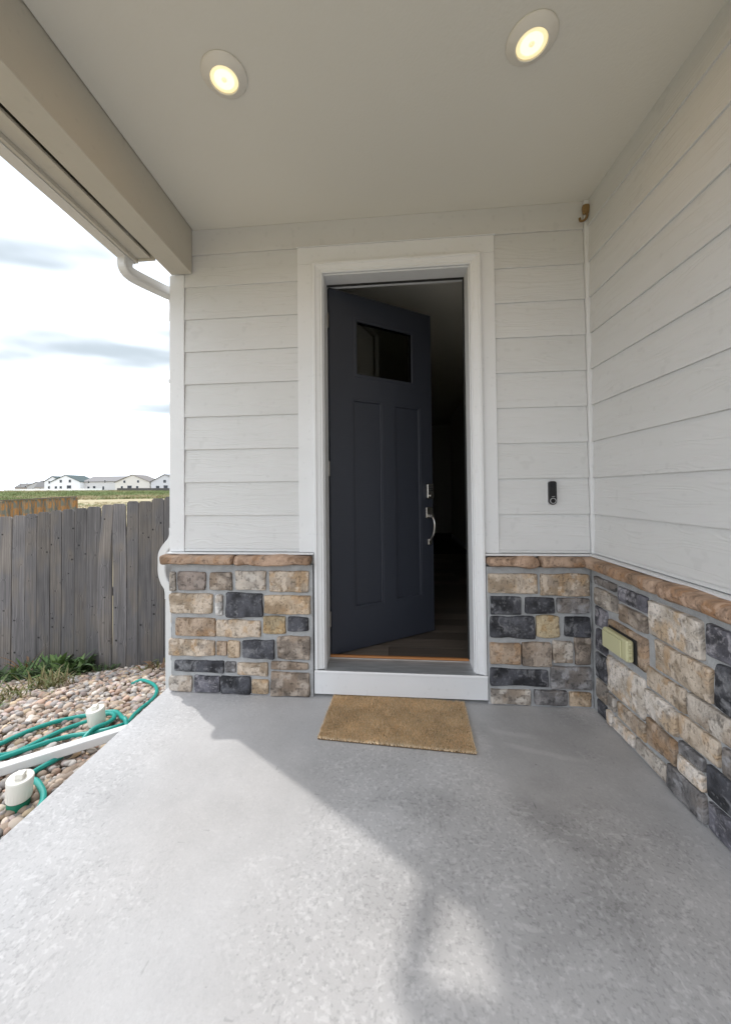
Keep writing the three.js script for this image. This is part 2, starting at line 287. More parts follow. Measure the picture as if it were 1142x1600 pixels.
stones([[0.598,0.656,0.883,0.771,'t'],[0.896,0.643,1.172,0.774,'t'],[0.610,0.531,0.788,0.634,'c'],[0.808,0.541,0.975,0.633,'c'],[0.988,0.545,1.170,0.633,'s'],[0.608,0.396,0.861,0.519,'c'],[0.869,0.404,0.998,0.528,'y'],[1.028,0.412,1.170,0.524,'c'],[0.605,0.240,0.778,0.365,'b'],[0.789,0.236,0.948,0.370,'k'],[0.958,0.257,1.072,0.384,'g'],[1.082,0.251,1.172,0.406,'k'],[0.603,0.117,0.932,0.213,'c'],[0.943,0.107,1.172,0.238,'s'],[0.601,0.004,0.835,0.095,'g'],[0.851,0.012,1.035,0.097,'s'],[1.047,0.009,1.167,0.093,'o']], pierR, (m, x, y) => m.position.set(x, y, 0.032));
const wainscot = mesh('stone_wainscot', box(1.186, -0.06, 0.002, 1.239, 0.81, 4.9, 0.004), M.mortar, house);
{
  const list = [[0.100,0.728,0.304,0.776,'s'],[0.108,0.621,0.313,0.712,'g'],[0.329,0.697,0.540,0.772,'p'],[0.331,0.600,0.537,0.684,'k'],[0.108,0.500,0.215,0.608,'p'],[0.554,0.615,0.848,0.768,'h'],[0.865,0.655,1.09,0.770,'p'],[0.106,0.212,0.203,0.350,'c'],[0.106,0.362,0.215,0.488,'p'],[0.106,0.100,0.203,0.198,'g'],[0.217,0.192,0.508,0.385,'h'],[0.590,0.480,0.879,0.600,'t'],[0.524,0.368,0.755,0.462,'t'],[0.522,0.240,0.700,0.354,'h'],[0.770,0.372,1.02,0.466,'g'],[0.895,0.480,1.06,0.640,'c'],[0.290,0.092,0.508,0.178,'t'],[0.522,0.112,0.696,0.226,'b'],[0.714,0.262,0.905,0.356,'t'],[0.712,0.196,0.838,0.250,'s'],[0.708,0.122,0.835,0.186,'h'],[0.436,0.010,0.640,0.084,'g'],[0.262,0.012,0.424,0.078,'h'],[0.653,0.010,0.835,0.112,'s'],[0.850,0.128,1.04,0.246,'c'],[0.919,0.256,1.10,0.358,'s'],[0.849,0.008,1.06,0.116,'p'],[0.106,0.008,0.190,0.086,'c'],[0.202,0.008,0.252,0.080,'h'],[0.212,0.096,0.278,0.178,'g'],[0.106,0.006,0.108,0.008,'g']];
  list.pop();
  const r = rng(77), kinds = 'ttobhgkscpht'; let k = 0;     // the same masonry runs on past the frame
  for (let y = 0.008; y < 0.74; k++) { let h = Math.min([0.10, 0.13, 0.12, 0.09, 0.15][k % 5], 0.772 - y), z = 1.13 + 0.06 * (k % 3); while (z < 4.85) { const w = 0.13 + r() * 0.2; list.push([z, y, Math.min(z + w, 4.88), y + h, kinds[Math.floor(r() * kinds.length)]]); z += w + 0.014; } y += h + 0.014; }
  stones(list, wainscot, (m, z, y) => { m.rotation.y = -Math.PI / 2; m.position.set(1.208, y, z); });
}
// cap stones
function cap(x0, x1, seed, mat, place) { const m = mesh('cap_stone', rock(x1 - x0 - 0.006, 0.060, 0.112, seed, 0.02, 0.0075, 26, 5, 6), mat, house); place(m, (x0 + x1) / 2); }
cap(-1.432, -0.952, 31, S.cap, (m, x) => m.position.set(x, 0.8425, 0.058));
cap(-0.950, -0.458, 32, S.cap2, (m, x) => m.position.set(x, 0.8425, 0.058));
cap(0.592, 0.886, 33, S.cap2, (m, x) => m.position.set(x, 0.8425, 0.058));
cap(0.889, 1.145, 34, S.cap, (m, x) => m.position.set(x, 0.8425, 0.058));
[[0.02, 0.66, S.cap], [0.663, 1.33, S.cap2], [1.333, 1.98, S.cap], [1.983, 2.7, S.cap2], [2.703, 3.4, S.cap], [3.403, 4.1, S.cap2], [4.103, 4.8, S.cap]].forEach(([a, b, mt], i) => cap(a, b, 41 + i, mt, (m, z) => { m.rotation.y = -Math.PI / 2; m.position.set(1.181, 0.8428, z); }));
{ // stone return on the side wall
  const ret = mesh('stone_return', box(-1.408, -0.8, -0.6, -1.386, 0.81, 0.0015, 0.003), M.mortar, house), r = rng(5);
  for (let y = -0.7, k = 0; y < 0.7; k++) { const h = 0.11; let z = -0.58; while (z < -0.06) { const w = Math.min(0.14 + r() * 0.14, -0.01 - z); const m = mesh('stone', rock(w - 0.012, h, 0.05, 900 + k * 9 + Math.round(z * 50), 0.012, 0.005, 5, 4, 1), S['tokgsc'[Math.floor(r() * 6)]], ret); m.rotation.y = -Math.PI / 2; m.position.set(-1.40, y + h / 2, z + w / 2); z += w; } y += h + 0.012; }
}

// porch ceiling, beams, roof
mesh('porch_ceiling', box(-1.245, CEIL, 0.0, 1.238, CEIL + 0.05, 2.15, 0), M.ceiling, house);
mesh('porch_beam', box(-1.392, 2.708, 0.026, -1.25, 3.1, 2.3, 0.003), M.beam, house);
mesh('porch_beam', box(-1.249, 2.78, 2.155, 1.2, 3.1, 2.3, 0.003), M.beam, house);
mesh('porch_post', box(-1.385, 0.0, 2.16, -1.255, 2.707, 2.295, 0.004), M.trim, house);
const soffit = mesh('soffit', mergeGeometries([box(-1.504, 2.711, 0.212, -1.420, 2.724, 2.3, 0.001), box(-1.421, 2.745, 0.212, -1.393, 2.75, 2.3, 0), box(-1.504, 2.70, 0.197, -1.394, 2.86, 0.211, 0.001)]), M.beam, house);
mesh('fascia_board', box(-1.524, 2.690, 0.197, -1.505, 2.90, 2.3, 0.002), M.beam, soffit);
{ // gutter, K profile
  const prof = [[0.0, 0.0], [0.062, 0.0], [0.075, 0.03], [0.072, 0.055], [0.105, 0.09], [0.105, 0.105], [0.098, 0.105], [0.098, 0.093], [0.066, 0.058], [0.068, 0.032], [0.058, 0.005], [0.004, 0.005], [0.004, 0.11], [0, 0.11]].map(([a, b]) => [-1.5255 - a, 2.686 + b]);
  const g = prism(prof, 2.12, 'z'); g.translate(0, 0, 0.202); const m = mesh('gutter', g, M.gutter, house);
  mesh('gutter_end_cap', box(-1.617, 2.687, 0.197, -1.5255, 2.79, 0.2015, 0.001), M.gutter, m);
}
const roof = mesh('roof', mergeGeometries([
  prism([[-1.62, 2.90], [-1.62, 2.94], [0.2, 3.72], [1.5, 3.2], [1.5, 3.15], [0.2, 3.65]], 2.3, 'z').translate(0, 0, 0.18),
  prism([[-1.385, 3.151], [-1.39, 3.2], [3.2, 5.2], [7.9, 3.2], [7.9, 3.151]], 8.1, 'z').translate(0, 0, -8.05)]), std(0.09, 0.085, 0.08, { roughness: 0.95 }), house);

// door frame
const frame = mesh('door_frame', mergeGeometries([box(OP.l - 0.03, 0.12, -0.158, OP.l, OP.t + 0.03, 0.012, 0.002), box(OP.r, 0.12, -0.158, OP.r + 0.03, OP.t + 0.03, 0.012, 0.002), box(OP.l, OP.t, -0.158, OP.r, OP.t + 0.03, 0.012, 0.002), box(OP.l, 0.15, -0.118, OP.l + 0.001, OP.t, -0.10, 0)]), M.trim, house);
{
  // moulding around the opening: [away from the opening, out of the wall]
  const prof = [[0.006, 0.012], [0.006, 0.030], [0.012, 0.036], [0.020, 0.036], [0.024, 0.040], [0.034, 0.042], [0.046, 0.046], [0.052, 0.052], [0.064, 0.052], [0.069, 0.048], [0.069, 0.002], [0.006, 0.002]];
  const P = { l: OP.l, r: OP.r, t: OP.t, b: 0.166 };
  const strip = (A, B) => { const pos = []; const n = prof.length; for (let i = 0; i < n; i++) { const p = prof[i], q = prof[(i + 1) % n], a = A(p), b = A(q), c = B(p), d = B(q); pos.push(...a, ...c, ...b, ...b, ...c, ...d); } const g = new THREE.BufferGeometry(); g.setAttribute('position', new THREE.Float32BufferAttribute(pos, 3)); g.computeVertexNormals(); return metricUV(g); };
  mesh('brick_mould', strip(([d, z]) => [P.l - d, P.b, z], ([d, z]) => [P.l - d, P.t + d, z]), M.trim, frame);
  mesh('brick_mould', strip(([d, z]) => [P.l - d, P.t + d, z], ([d, z]) => [P.r + d, P.t + d, z]), M.trim, frame);
  mesh('brick_mould', strip(([d, z]) => [P.r + d, P.t + d, z], ([d, z]) => [P.r + d, P.b, z]), M.trim, frame);
  mesh('casing_board', box(-0.546, 0.8865, 0.001, -0.4485, 2.722, 0.027, 0.002), M.trim, frame);
  mesh('casing_board', box(0.5925, 0.8865, 0.001, 0.677, 2.722, 0.027, 0.002), M.trim, frame);
  mesh('casing_board', box(-0.546, 2.7225, 0.001, 0.677, 2.829, 0.027, 0.002), M.trim, frame);
  mesh('drip_cap', box(-0.552, 2.8295, 0.001, 0.683, 2.834, 0.034, 0.001), M.trim, frame);
  const alu = tex(512, 128, (u, v) => { const f = fbm(u * 7, v * 26, 601, 4, 7, 26), s = vn(u * 8, v * 90, 611, 8, 90); const a = mix(0.34, 0.56, f) * mix(0.85, 1.05, s); return [a * 0.97, a, a * 1.02]; });
  mesh('threshold', prism([[0.058, 0.152], [0.058, 0.158], [-0.100, 0.172], [-0.104, 0.176], [-0.128, 0.176], [-0.128, 0.13], [0.05, 0.13]], OP.r - OP.l - 0.002, 'x').translate(OP.l + 0.001, 0, 0), std(1, 1, 1, { map: rep(alu, 1.6, 5), roughness: 0.42, metalness: 0.55 }), frame);
  mesh('sill_nosing', box(-0.447, 0.153, 0.0535, 0.591, 0.1655, 0.064, 0.003), M.white, frame);
  mesh('oak_strip', box(OP.l + 0.003, 0.1765, -0.126, OP.r - 0.003, 0.19, -0.106, 0.003), std(0.36, 0.15, 0.045, { roughness: 0.45 }), frame);
  mesh('kick_board', box(-0.4485, 0.022, 0.001, 0.5915, 0.152, 0.058, 0.002), M.trim, frame);
  mesh('weatherstrip', mergeGeometries([box(OP.l + 0.0015, OP.t - 0.012, -0.112, OP.r - 0.001, OP.t - 0.0005, -0.1, 0.002), box(OP.r - 0.010, 0.19, -0.114, OP.r - 0.0005, OP.t - 0.0125, -0.102, 0.002)]), M.dark, frame);
  for (const y of [0.42, 1.42, 2.42]) mesh('hinge', box(OP.l + 0.0015, y - 0.05, -0.128, OP.l + 0.010, y + 0.05, -0.112, 0.002), std(0.35, 0.33, 0.3, { metalness: 0.9, roughness: 0.4 }), frame);
}
// front door, ajar
{
  const doorPaint = std(0.028, 0.032, 0.044, { roughness: 0.5, bumpMap: rep(tex(256, 256, (u, v) => fbm(u * 10, v * 60, 71, 3, 10, 60), false), 2, 2), bumpScale: 0.0005 });
  const W = 0.885, B = 0.183, T = 2.643, s = new THREE.Shape(); s.moveTo(0, B); s.lineTo(W, B); s.lineTo(W, T); s.lineTo(0, T); s.closePath();
  const hole = (a, b, c, d) => { const p = new THREE.Path(); p.moveTo(a, b); p.lineTo(a, d); p.lineTo(c, d); p.lineTo(c, b); p.closePath(); s.holes.push(p); };
  const G = [0.193, 2.07, 0.713, 2.478], P1 = [0.168, 0.46, 0.418, 1.912], P2 = [0.522, 0.46, 0.772, 1.905];
  for (const q of [G, P1, P2]) hole(...q);
  const slab = metricUV(new THREE.ExtrudeGeometry(s, { depth: 0.040, bevelEnabled: true, bevelThickness: 0.002, bevelSize: 0.002, bevelSegments: 2 })); slab.translate(0, 0, -0.042);
  const door = mesh('front_door', slab, doorPaint, house); door.position.set(-0.361, 0, -0.124); door.rotation.y = 34.7 * R; door.userData.label = 'dark slate blue panelled front door standing ajar';
  const fr = (q, i, o) => { const sh = new THREE.Shape(); sh.moveTo(q[0], q[1]); sh.lineTo(q[2], q[1]); sh.lineTo(q[2], q[3]); sh.lineTo(q[0], q[3]); sh.closePath(); const p = new THREE.Path(); p.moveTo(q[0] + i, q[1] + i); p.lineTo(q[0] + i, q[3] - i); p.lineTo(q[2] - i, q[3] - i); p.lineTo(q[2] - i, q[1] + i); p.closePath(); sh.holes.push(p); const g = metricUV(new THREE.ExtrudeGeometry(sh, { depth: 0.006, bevelEnabled: true, bevelThickness: 0.005, bevelSize: 0.005, bevelSegments: 3 })); g.translate(0, 0, o); return g; };
  for (const q of [P1, P2]) { mesh('door_panel', box(q[0] - 0.001, q[1] - 0.001, -0.034, q[2] + 0.001, q[3] + 0.001, -0.014, 0.002), doorPaint, door); mesh('panel_moulding', fr(q, 0.012, -0.013), doorPaint, door); }
  mesh('glass_frame', fr(G, 0.014, -0.008), doorPaint, door); mesh('glass_frame', fr(G, 0.014, -0.041), doorPaint, door);
  mesh('glass_pane', box(G[0] + 0.005, G[1] + 0.005, -0.024, G[2] - 0.005, G[3] - 0.005, -0.02, 0), new THREE.MeshPhysicalMaterial({ color: lin(0.55, 0.56, 0.52), roughness: 0.02, transmission: 1, thickness: 0, ior: 1.5 }), door);
  const nickel = std(0.55, 0.53, 0.50, { metalness: 1, roughness: 0.28 });
  const lock = mesh('keypad_lock', box(0.812, 1.205, 0.001, 0.874, 1.318, 0.028, 0.008), nickel, door);
  for (let r = 0; r < 3; r++) for (let c = 0; c < 2; c++) mesh('keypad_button', box(0.826 + c * 0.019, 1.262 + r * 0.016, 0.0285, 0.841 + c * 0.019, 1.274 + r * 0.016, 0.032, 0.002), M.dark, lock);
  mesh('key_turn', box(0.826, 1.219, 0.0285, 0.86, 1.235, 0.042, 0.004), nickel, lock);
  const hs = mesh('handle_set', box(0.808, 1.055, 0.001, 0.872, 1.138, 0.016, 0.008), nickel, door);
  const tube = (pts, r) => new THREE.TubeGeometry(new THREE.CatmullRomCurve3(pts.map((p) => new THREE.Vector3(...p))), 24, r, 10);
  mesh('pull', tube([[0.84, 1.07, 0.012], [0.84, 1.062, 0.045], [0.84, 1.03, 0.066], [0.84, 0.985, 0.068], [0.84, 0.935, 0.055], [0.84, 0.90, 0.03], [0.84, 0.875, 0.008]], 0.009), nickel, hs);
  mesh('thumb_latch', box(0.822, 1.072, 0.0165, 0.858, 1.082, 0.055, 0.004), nickel, hs);
  mesh('pull_foot', box(0.822, 0.848, 0.001, 0.858, 0.895, 0.02, 0.007), nickel, hs);
  mesh('inside_lever', tube([[0.84, 1.10, -0.042], [0.84, 1.10, -0.09], [0.80, 1.10, -0.098], [0.73, 1.098, -0.098]], 0.009), nickel, door);
}
// entrance hall behind the door
{
  const wallP = std(0.55, 0.53, 0.47, { roughness: 0.85 }), hz = -7.6;
  mesh('hall_wall', box(-1.2, 0.1, hz, -1.05, 2.95, -0.162, 0), wallP, house);
  mesh('hall_wall', box(1.48, 0.1, -6.4, 1.62, 2.95, -2.6, 0), wallP, house);
  mesh('hall_wall', box(1.25, 0.1, -2.599, 3.6, 2.95, -2.45, 0), wallP, house);
  mesh('hall_wall', box(3.6, 0.1, hz, 3.7, 2.95, -0.162, 0), wallP, house);
  mesh('hall_wall', box(-1.2, 0.1, hz - 0.15, 3.7, 2.95, hz - 0.001, 0), wallP, house);
  mesh('hall_wall', box(1.2405, 0.1, -2.449, 1.30, 2.95, -0.1625, 0), wallP, house);
  mesh('baseboard', box(1.466, 0.172, -6.4, 1.479, 0.27, -2.6, 0.002), M.trim, house);
  mesh('hall_ceiling', box(-1.2, 2.951, hz - 0.15, 3.7, 3.05, -0.1625, 0), std(0.78, 0.75, 0.66, { roughness: 0.9 }), house);
  const wood = tex(512, 256, (u, v) => { const w = fbm(u * 3, v * 6, 701, 3, 3, 6), f = vn(u * 5, v * 40 + w * 8, 711, 5, 0), g = fbm(u * 30, v * 90, 721, 2, 30, 90); const k = mix(0.45, 1.0, f * 0.6 + g * 0.4); return [k, k * 0.95, k * 0.9]; });
  const fl = mesh('hall_floor', box(-1.2, 0.08, hz - 0.15, 3.7, 0.158, -0.159, 0), M.dark, house), r = rng(9);
  const tones = [0.10, 0.13, 0.085, 0.16].map((t) => std(t * 1.15, t, t * 0.86, { map: rep(wood, 0.8, 3), roughness: 0.42 }));
  for (let z = -0.162, k = 0; z > -4.2; z -= 0.152, k++) { let x = -1.05 - r() * 0.8; while (x < 1.47) { const w = 1.22, a = Math.max(x, -1.05), b = Math.min(x + w, 1.47); if (b - a > 0.03) mesh('floor_plank', box(a + 0.001, 0.1585, z - 0.151, b - 0.001, 0.172, z, 0.001), tones[Math.floor(r() * 4)], fl); x += w; } }
}

// ------------------------------------------------------------------ things on the porch
// ceiling lamps
function lamp(x, z, label) {
  const t = thing('ceiling_light', label, 'light', [x, CEIL, z], 'round porch ceiling lights');
  const trim = new THREE.LatheGeometry([[0.0905, 0], [0.0925, -0.002], [0.0925, -0.005], [0.088, -0.009], [0.062, -0.024], [0.0585, -0.0255], [0.0565, -0.024], [0.0565, -0.012]].map(([a, b]) => new THREE.Vector2(a, b)), 64);
  mesh('trim_ring', trim, std(0.72, 0.68, 0.60, { roughness: 0.4, side: THREE.DoubleSide }), t);
  const lens = new THREE.LatheGeometry([[0.0412, -0.0207], [0.05, -0.0195], [0.0562, -0.017]].map(([a, b]) => new THREE.Vector2(a, b)), 48);
  mesh('lens', lens, new THREE.MeshStandardMaterial({ color: lin(0.8, 0.78, 0.7), emissive: lin(0.92, 0.74, 0.34), emissiveIntensity: 0.8, roughness: 0.4, side: THREE.DoubleSide }), t);
  mesh('lens_core', new THREE.LatheGeometry([[0.0001, -0.0216], [0.03, -0.0213], [0.041, -0.0207]].map(([a, b]) => new THREE.Vector2(a, b)), 48), new THREE.MeshStandardMaterial({ color: lin(0.8, 0.78, 0.7), emissive: lin(1.0, 0.86, 0.56), emissiveIntensity: 1.1, roughness: 0.4, side: THREE.DoubleSide }), t);
  const chip = new THREE.LatheGeometry([[0.0001, -0.0265], [0.008, -0.0255], [0.011, -0.0215]].map(([a, b]) => new THREE.Vector2(a, b)), 20);
  mesh('lens_boss', chip, new THREE.MeshStandardMaterial({ color: lin(0.8, 0.75, 0.6), emissive: lin(1, 0.84, 0.45), emissiveIntensity: 0.7, roughness: 0.4, side: THREE.DoubleSide }), t);
  const l = new THREE.RectAreaLight(lin(1, 0.57, 0.19), 30, 0.1, 0.1); l.position.set(0, -0.031, 0); l.rotation.x = -Math.PI / 2; t.add(l);
}
lamp(-0.645, 0.908, 'lit round ceiling light nearer the beam on the open side of the porch');
lamp(0.578, 0.912, 'lit round ceiling light nearer the sided wall on the right');

// doormat
{
  const t = thing('doormat', 'tan coir doormat on the concrete in front of the door', 'doormat', [0.045, 0, 0.262]); t.rotation.y = -4.0 * R;
  const w = 0.78, d = 0.44; mesh('backing', box(-w / 2, 0.0015, -d / 2, w / 2, 0.009, d / 2, 0.003), std(0.13, 0.085, 0.045, { roughness: 1 }), t);
  const g = new THREE.ConeGeometry(0.0016, 0.015, 4, 1, false); g.translate(0, 0.0075, 0);
  const N = 46000, im = new THREE.InstancedMesh(g, std(1, 1, 1, { roughness: 0.95 }), N), r = rng(31), m = new THREE.Matrix4(), q = new THREE.Quaternion(), e = new THREE.Euler(), c = new THREE.Color();
  for (let i = 0; i < N; i++) {
    let x = (r() - 0.5) * w, z = (r() - 0.5) * d; const edge = Math.min(w / 2 - Math.abs(x), d / 2 - Math.abs(z)) < 0.006;
    const lx = (vn(x * 22, z * 22, 3) - 0.5) * 1.1, lz = (vn(x * 22, z * 22, 13) - 0.5) * 1.1;
    e.set(lz + (r() - 0.5) * 0.9, r() * 6, lx + (r() - 0.5) * 0.9); q.setFromEuler(e);
    const h = 0.75 + r() * 0.4 + (edge ? 0.1 : 0); m.compose(new THREE.Vector3(x, 0.007, z), q, new THREE.Vector3(1, h, 1)); im.setMatrixAt(i, m);
    const k = (0.7 + 0.55 * r()) * (0.82 + 0.36 * fbm(x * 9, z * 9, 23, 3)), pale = r() < 0.16 || (edge && r() < 0.45) ? 1 : 0;
    c.setRGB((pale ? 0.85 : 0.72) * k, (pale ? 0.70 : 0.52) * k, (pale ? 0.50 : 0.30) * k); im.setColorAt(i, c);
  }
  im.name = 'coir_pile'; im.userData.kind = 'stuff'; put(im, t);
}
// video doorbell
{
  const t = thing('doorbell', 'black video doorbell with a ringed button on the siding right of the door', 'doorbell', [0.986, 1.178, 0.017]);
  const pill = (w, h, d, r) => { const s = new THREE.Shape(); s.absarc(0, r, r, Math.PI, 2 * Math.PI); s.lineTo(w / 2, h - 0.012); s.absarc(w / 2 - 0.012, h - 0.012, 0.012, 0, Math.PI / 2); s.absarc(-w / 2 + 0.012, h - 0.012, 0.012, Math.PI / 2, Math.PI); s.closePath(); return new THREE.ExtrudeGeometry(s, { depth: d, bevelEnabled: true, bevelThickness: 0.003, bevelSize: 0.002, bevelSegments: 3, curveSegments: 16 }); };
  const b = mesh('back_plate', pill(0.047, 0.142, 0.008, 0.0235), std(0.6, 0.6, 0.6, { roughness: 0.4 }), t); b.position.set(-0.001, -0.002, 0.0);
  const f = mesh('face', pill(0.041, 0.136, 0.012, 0.0205), std(0.006, 0.006, 0.007, { roughness: 0.25 }), t); f.position.z = 0.012;
  const ring = new THREE.TorusGeometry(0.0155, 0.0022, 10, 40); const rr = mesh('button_ring', ring, std(0.42, 0.42, 0.42, { roughness: 0.35 }), t); rr.position.set(0, 0.0215, 0.0275);
  const bt = mesh('button', new THREE.CylinderGeometry(0.013, 0.013, 0.004, 32), std(0.004, 0.004, 0.004, { roughness: 0.2 }), t); bt.rotation.x = Math.PI / 2; bt.position.set(0, 0.0215, 0.0275);
  mesh('light_bar', box(-0.006, 0.0455, 0.0265, 0.011, 0.0475, 0.0285, 0.0005), std(0.5, 0.5, 0.5), t);
  const l = mesh('camera_lens', new THREE.CylinderGeometry(0.008, 0.009, 0.003, 24), std(0.01, 0.01, 0.014, { roughness: 0.08 }), t); l.rotation.x = Math.PI / 2; l.position.set(0, 0.112, 0.028);
}
// weatherproof outlet in the stone
{
  const t = thing('outlet_box', 'yellowed weatherproof outlet cover on a brown block in the stone wall', 'outlet', [1.175, 0.425, 0.39]);
  const blk = rock(0.30, 0.15, 0.05, 71, 0.008, 0.003, 8, 5, 2); const b = mesh('mounting_block', blk, S.b, t); b.rotation.y = -Math.PI / 2; b.position.set(0.018, 0.0775, -0.005);
  const pl = std(0.52, 0.50, 0.30, { roughness: 0.35 });
  const c = mesh('hinged_cover', box(-0.052, 0.018, -0.12, -0.016, 0.122, 0.085, 0.012), pl, t);
  mesh('cover_lid', box(-0.060, 0.028, -0.105, -0.0525, 0.112, 0.05, 0.004), pl, c);
  for (let i = 0; i < 4; i++) mesh('hinge_knuckle', box(-0.046, 0.026 + i * 0.025, 0.0855, -0.03, 0.041 + i * 0.025, 0.094, 0.003), pl, c);
  mesh('gasket', box(-0.0155, 0.012, -0.126, -0.012, 0.128, 0.096, 0.001), M.dark, t);
}
// scrap in the upper corner
{
  const t = thing('mud_nest', 'small curled brown mud nest in the upper inside corner', 'nest', [1.195, 2.86, 0.04]);
  const pts = [[0, 0.10, 0.0], [0.012, 0.07, 0.006], [0.014, 0.03, 0.008], [0.0, 0.006, 0.008], [-0.022, 0.004, 0.006], [-0.026, 0.022, 0.004]].map((p) => new THREE.Vector3(...p));
  mesh('nest_tube', new THREE.TubeGeometry(new THREE.CatmullRomCurve3(pts), 30, 0.007, 8), std(0.20, 0.12, 0.045, { roughness: 1 }), t);
  mesh('nest_lump', rock(0.03, 0.06, 0.028, 8, 0.012, 0.006, 5, 5, 4).translate(0.012, 0.075, -0.002), std(0.24, 0.15, 0.06, { roughness: 1 }), t);
}
// downspout
{
  const t = thing('downspout', 'white ribbed metal downspout with elbows at the house corner', 'downspout', [0, 0, 0]);
  mesh('upper_elbow', sweep([[-1.556, 2.690, 0.25], [-1.556, 2.66, 0.25], [-1.556, 2.642, 0.249], [-1.553, 2.626, 0.238], [-1.545, 2.618, 0.212], [-1.53, 2.617, 0.165], [-1.47, 2.632, -0.03], [-1.447, 2.634, -0.082], [-1.437, 2.60, -0.099], [-1.436, 2.45, -0.1]], 0.074, 0.056, 0.01, 0.05), M.spout, t);
  mesh('straight_pipe', sweep([[-1.436, 2.47, -0.1], [-1.436, 1.7, -0.1], [-1.436, 1.0, -0.1]], 0.070, 0.052, 0.01, 0.03), M.spout, t);
  mesh('offset_elbow', sweep([[-1.436, 1.03, -0.1], [-1.436, 0.98, -0.1], [-1.448, 0.945, -0.1], [-1.485, 0.90, -0.1], [-1.512, 0.855, -0.1], [-1.516, 0.79, -0.1], [-1.514, 0.72, -0.1], [-1.497, 0.665, -0.1], [-1.475, 0.63, -0.1], [-1.466, 0.59, -0.1], [-1.466, 0.55, -0.1]], 0.076, 0.058, 0.01, 0.05), M.spout, t);
  mesh('straight_pipe', sweep([[-1.466, 0.57, -0.1], [-1.466, 0.2, -0.1], [-1.466, -0.16, -0.1]], 0.070, 0.052, 0.01, 0.03), M.spout, t);
  mesh('strap', box(-1.466, 2.02, -0.142, -1.408, 2.045, -0.06, 0.002), M.spout, t);
}

// ------------------------------------------------------------------ side yard
// river pebbles
{
  let g = new THREE.IcosahedronGeometry(1, 2); g.deleteAttribute('uv'); g.deleteAttribute('normal'); g = mergeVertices(g, 1e-4); const p = g.attributes.position;
  for (let i = 0; i < p.count; i++) { const x = p.getX(i), y = p.getY(i), z = p.getZ(i), k = 0.86 + 0.3 * n3(x * 1.3 + 5, y * 1.3, z * 1.3, 3); p.setXYZ(i, x * k, y * k, z * k); }
  g.computeVertexNormals();
  const N = 30000, im = new THREE.InstancedMesh(g, std(1, 1, 1, { roughness: 0.85 }), N), r = rng(404), m = new THREE.Matrix4(), q = new THREE.Quaternion(), e = new THREE.Euler(), c = new THREE.Color();
  const pal = [[0.46, 0.36, 0.28], [0.52, 0.43, 0.35], [0.38, 0.29, 0.22], [0.42, 0.39, 0.36], [0.60, 0.54, 0.47], [0.48, 0.33, 0.25], [0.30, 0.27, 0.25], [0.55, 0.42, 0.28], [0.50, 0.40, 0.36]];
  for (let i = 0; i < N; i++) {
    let x, z, side; do { x = -1.44 - Math.pow(r(), 1.15) * 5.2; z = -1.44 + r() * 3.7; } while (z > 1.4 && x < -4);
    const s = 0.009 + 0.015 * Math.pow(r(), 1.7) + (r() < 0.06 ? 0.008 : 0);
    e.set((r() - 0.5) * 0.9, r() * 6.28, (r() - 0.5) * 0.9); q.setFromEuler(e);
    const sx = s * (1.05 + r() * 0.6), sz = s * (0.85 + r() * 0.3); if (x + sx > -1.432) x = -1.434 - sx;
    m.compose(new THREE.Vector3(x, gy(x, z) + (r() - 0.6) * 0.04, z), q, new THREE.Vector3(sx, s * (0.6 + r() * 0.3), sz)); im.setMatrixAt(i, m);
    const k = pal[Math.floor(r() * pal.length)], v = 0.5 + r() * 0.75; c.setRGB(k[0] * v, k[1] * v, k[2] * v); im.setColorAt(i, c);
  }
  im.name = 'river_pebbles'; im.userData = { kind: 'stuff', label: 'tan river pebbles filling the bed beside the slab', category: 'gravel' }; put(im, scene);
}
// grey picket fence
function boardTex(cols, base, seed) {
  return tex(1024, 1024, (u, v) => {
    const k = Math.floor(u * cols), lu = u * cols - k, w = fbm(lu * 2 + k * 9, v * 2.2, seed, 3);
    let dk = 0, bend = 0;
    for (let i = 0; i < 9; i++) { const kx = hash(k, i, seed) * 0.8 + 0.1, ky = hash(k, i, seed + 1), rr = 0.04 + 0.07 * hash(k, i, seed + 2), dx = (lu - kx), dy = (v - ky) * 13, q = Math.hypot(dx, dy); if (q < rr * 4) { bend += Math.sin(Math.atan2(dx, dy)) * 0.12 * (1 - q / (rr * 4)); if (q < rr) dk = Math.max(dk, sm(rr, rr * 0.35, q) * (hash(k, i, seed + 3) > 0.35 ? 1 : 0.35)); } }
    const gr = vn((lu + bend) * 26 + w * 3, v * 5, seed + 40 + k), gr2 = vn((lu + bend) * 70 + w * 4, v * 12, seed + 80 + k), blotch = fbm(lu * 1.5 + k * 5, v * 7, seed + 120, 4), tone = 0.7 + 0.55 * hash(k, 77, seed);
    const c = base(gr * 0.6 + gr2 * 0.4, blotch, k); const chk = 1 - 0.6 * sm(0.80, 0.95, gr2) * sm(0.5, 0.7, gr);
    return c.map((q) => q * tone * chk * (1 - dk * 0.85));
  });
}
const greyWood = boardTex(8, (g, b, k) => { const a = mix(0.065, 0.215, g) * mix(0.75, 1.15, b), warm = sm(0.42, 0.7, b); return [a * mix(1.01, 1.07, warm), a * mix(0.95, 0.95, warm), a * mix(0.93, 0.84, warm)]; }, 1201);
const fenceMat = std(1, 1, 1, { map: greyWood, roughness: 0.93, bumpMap: greyWood, bumpScale: 0.004 });
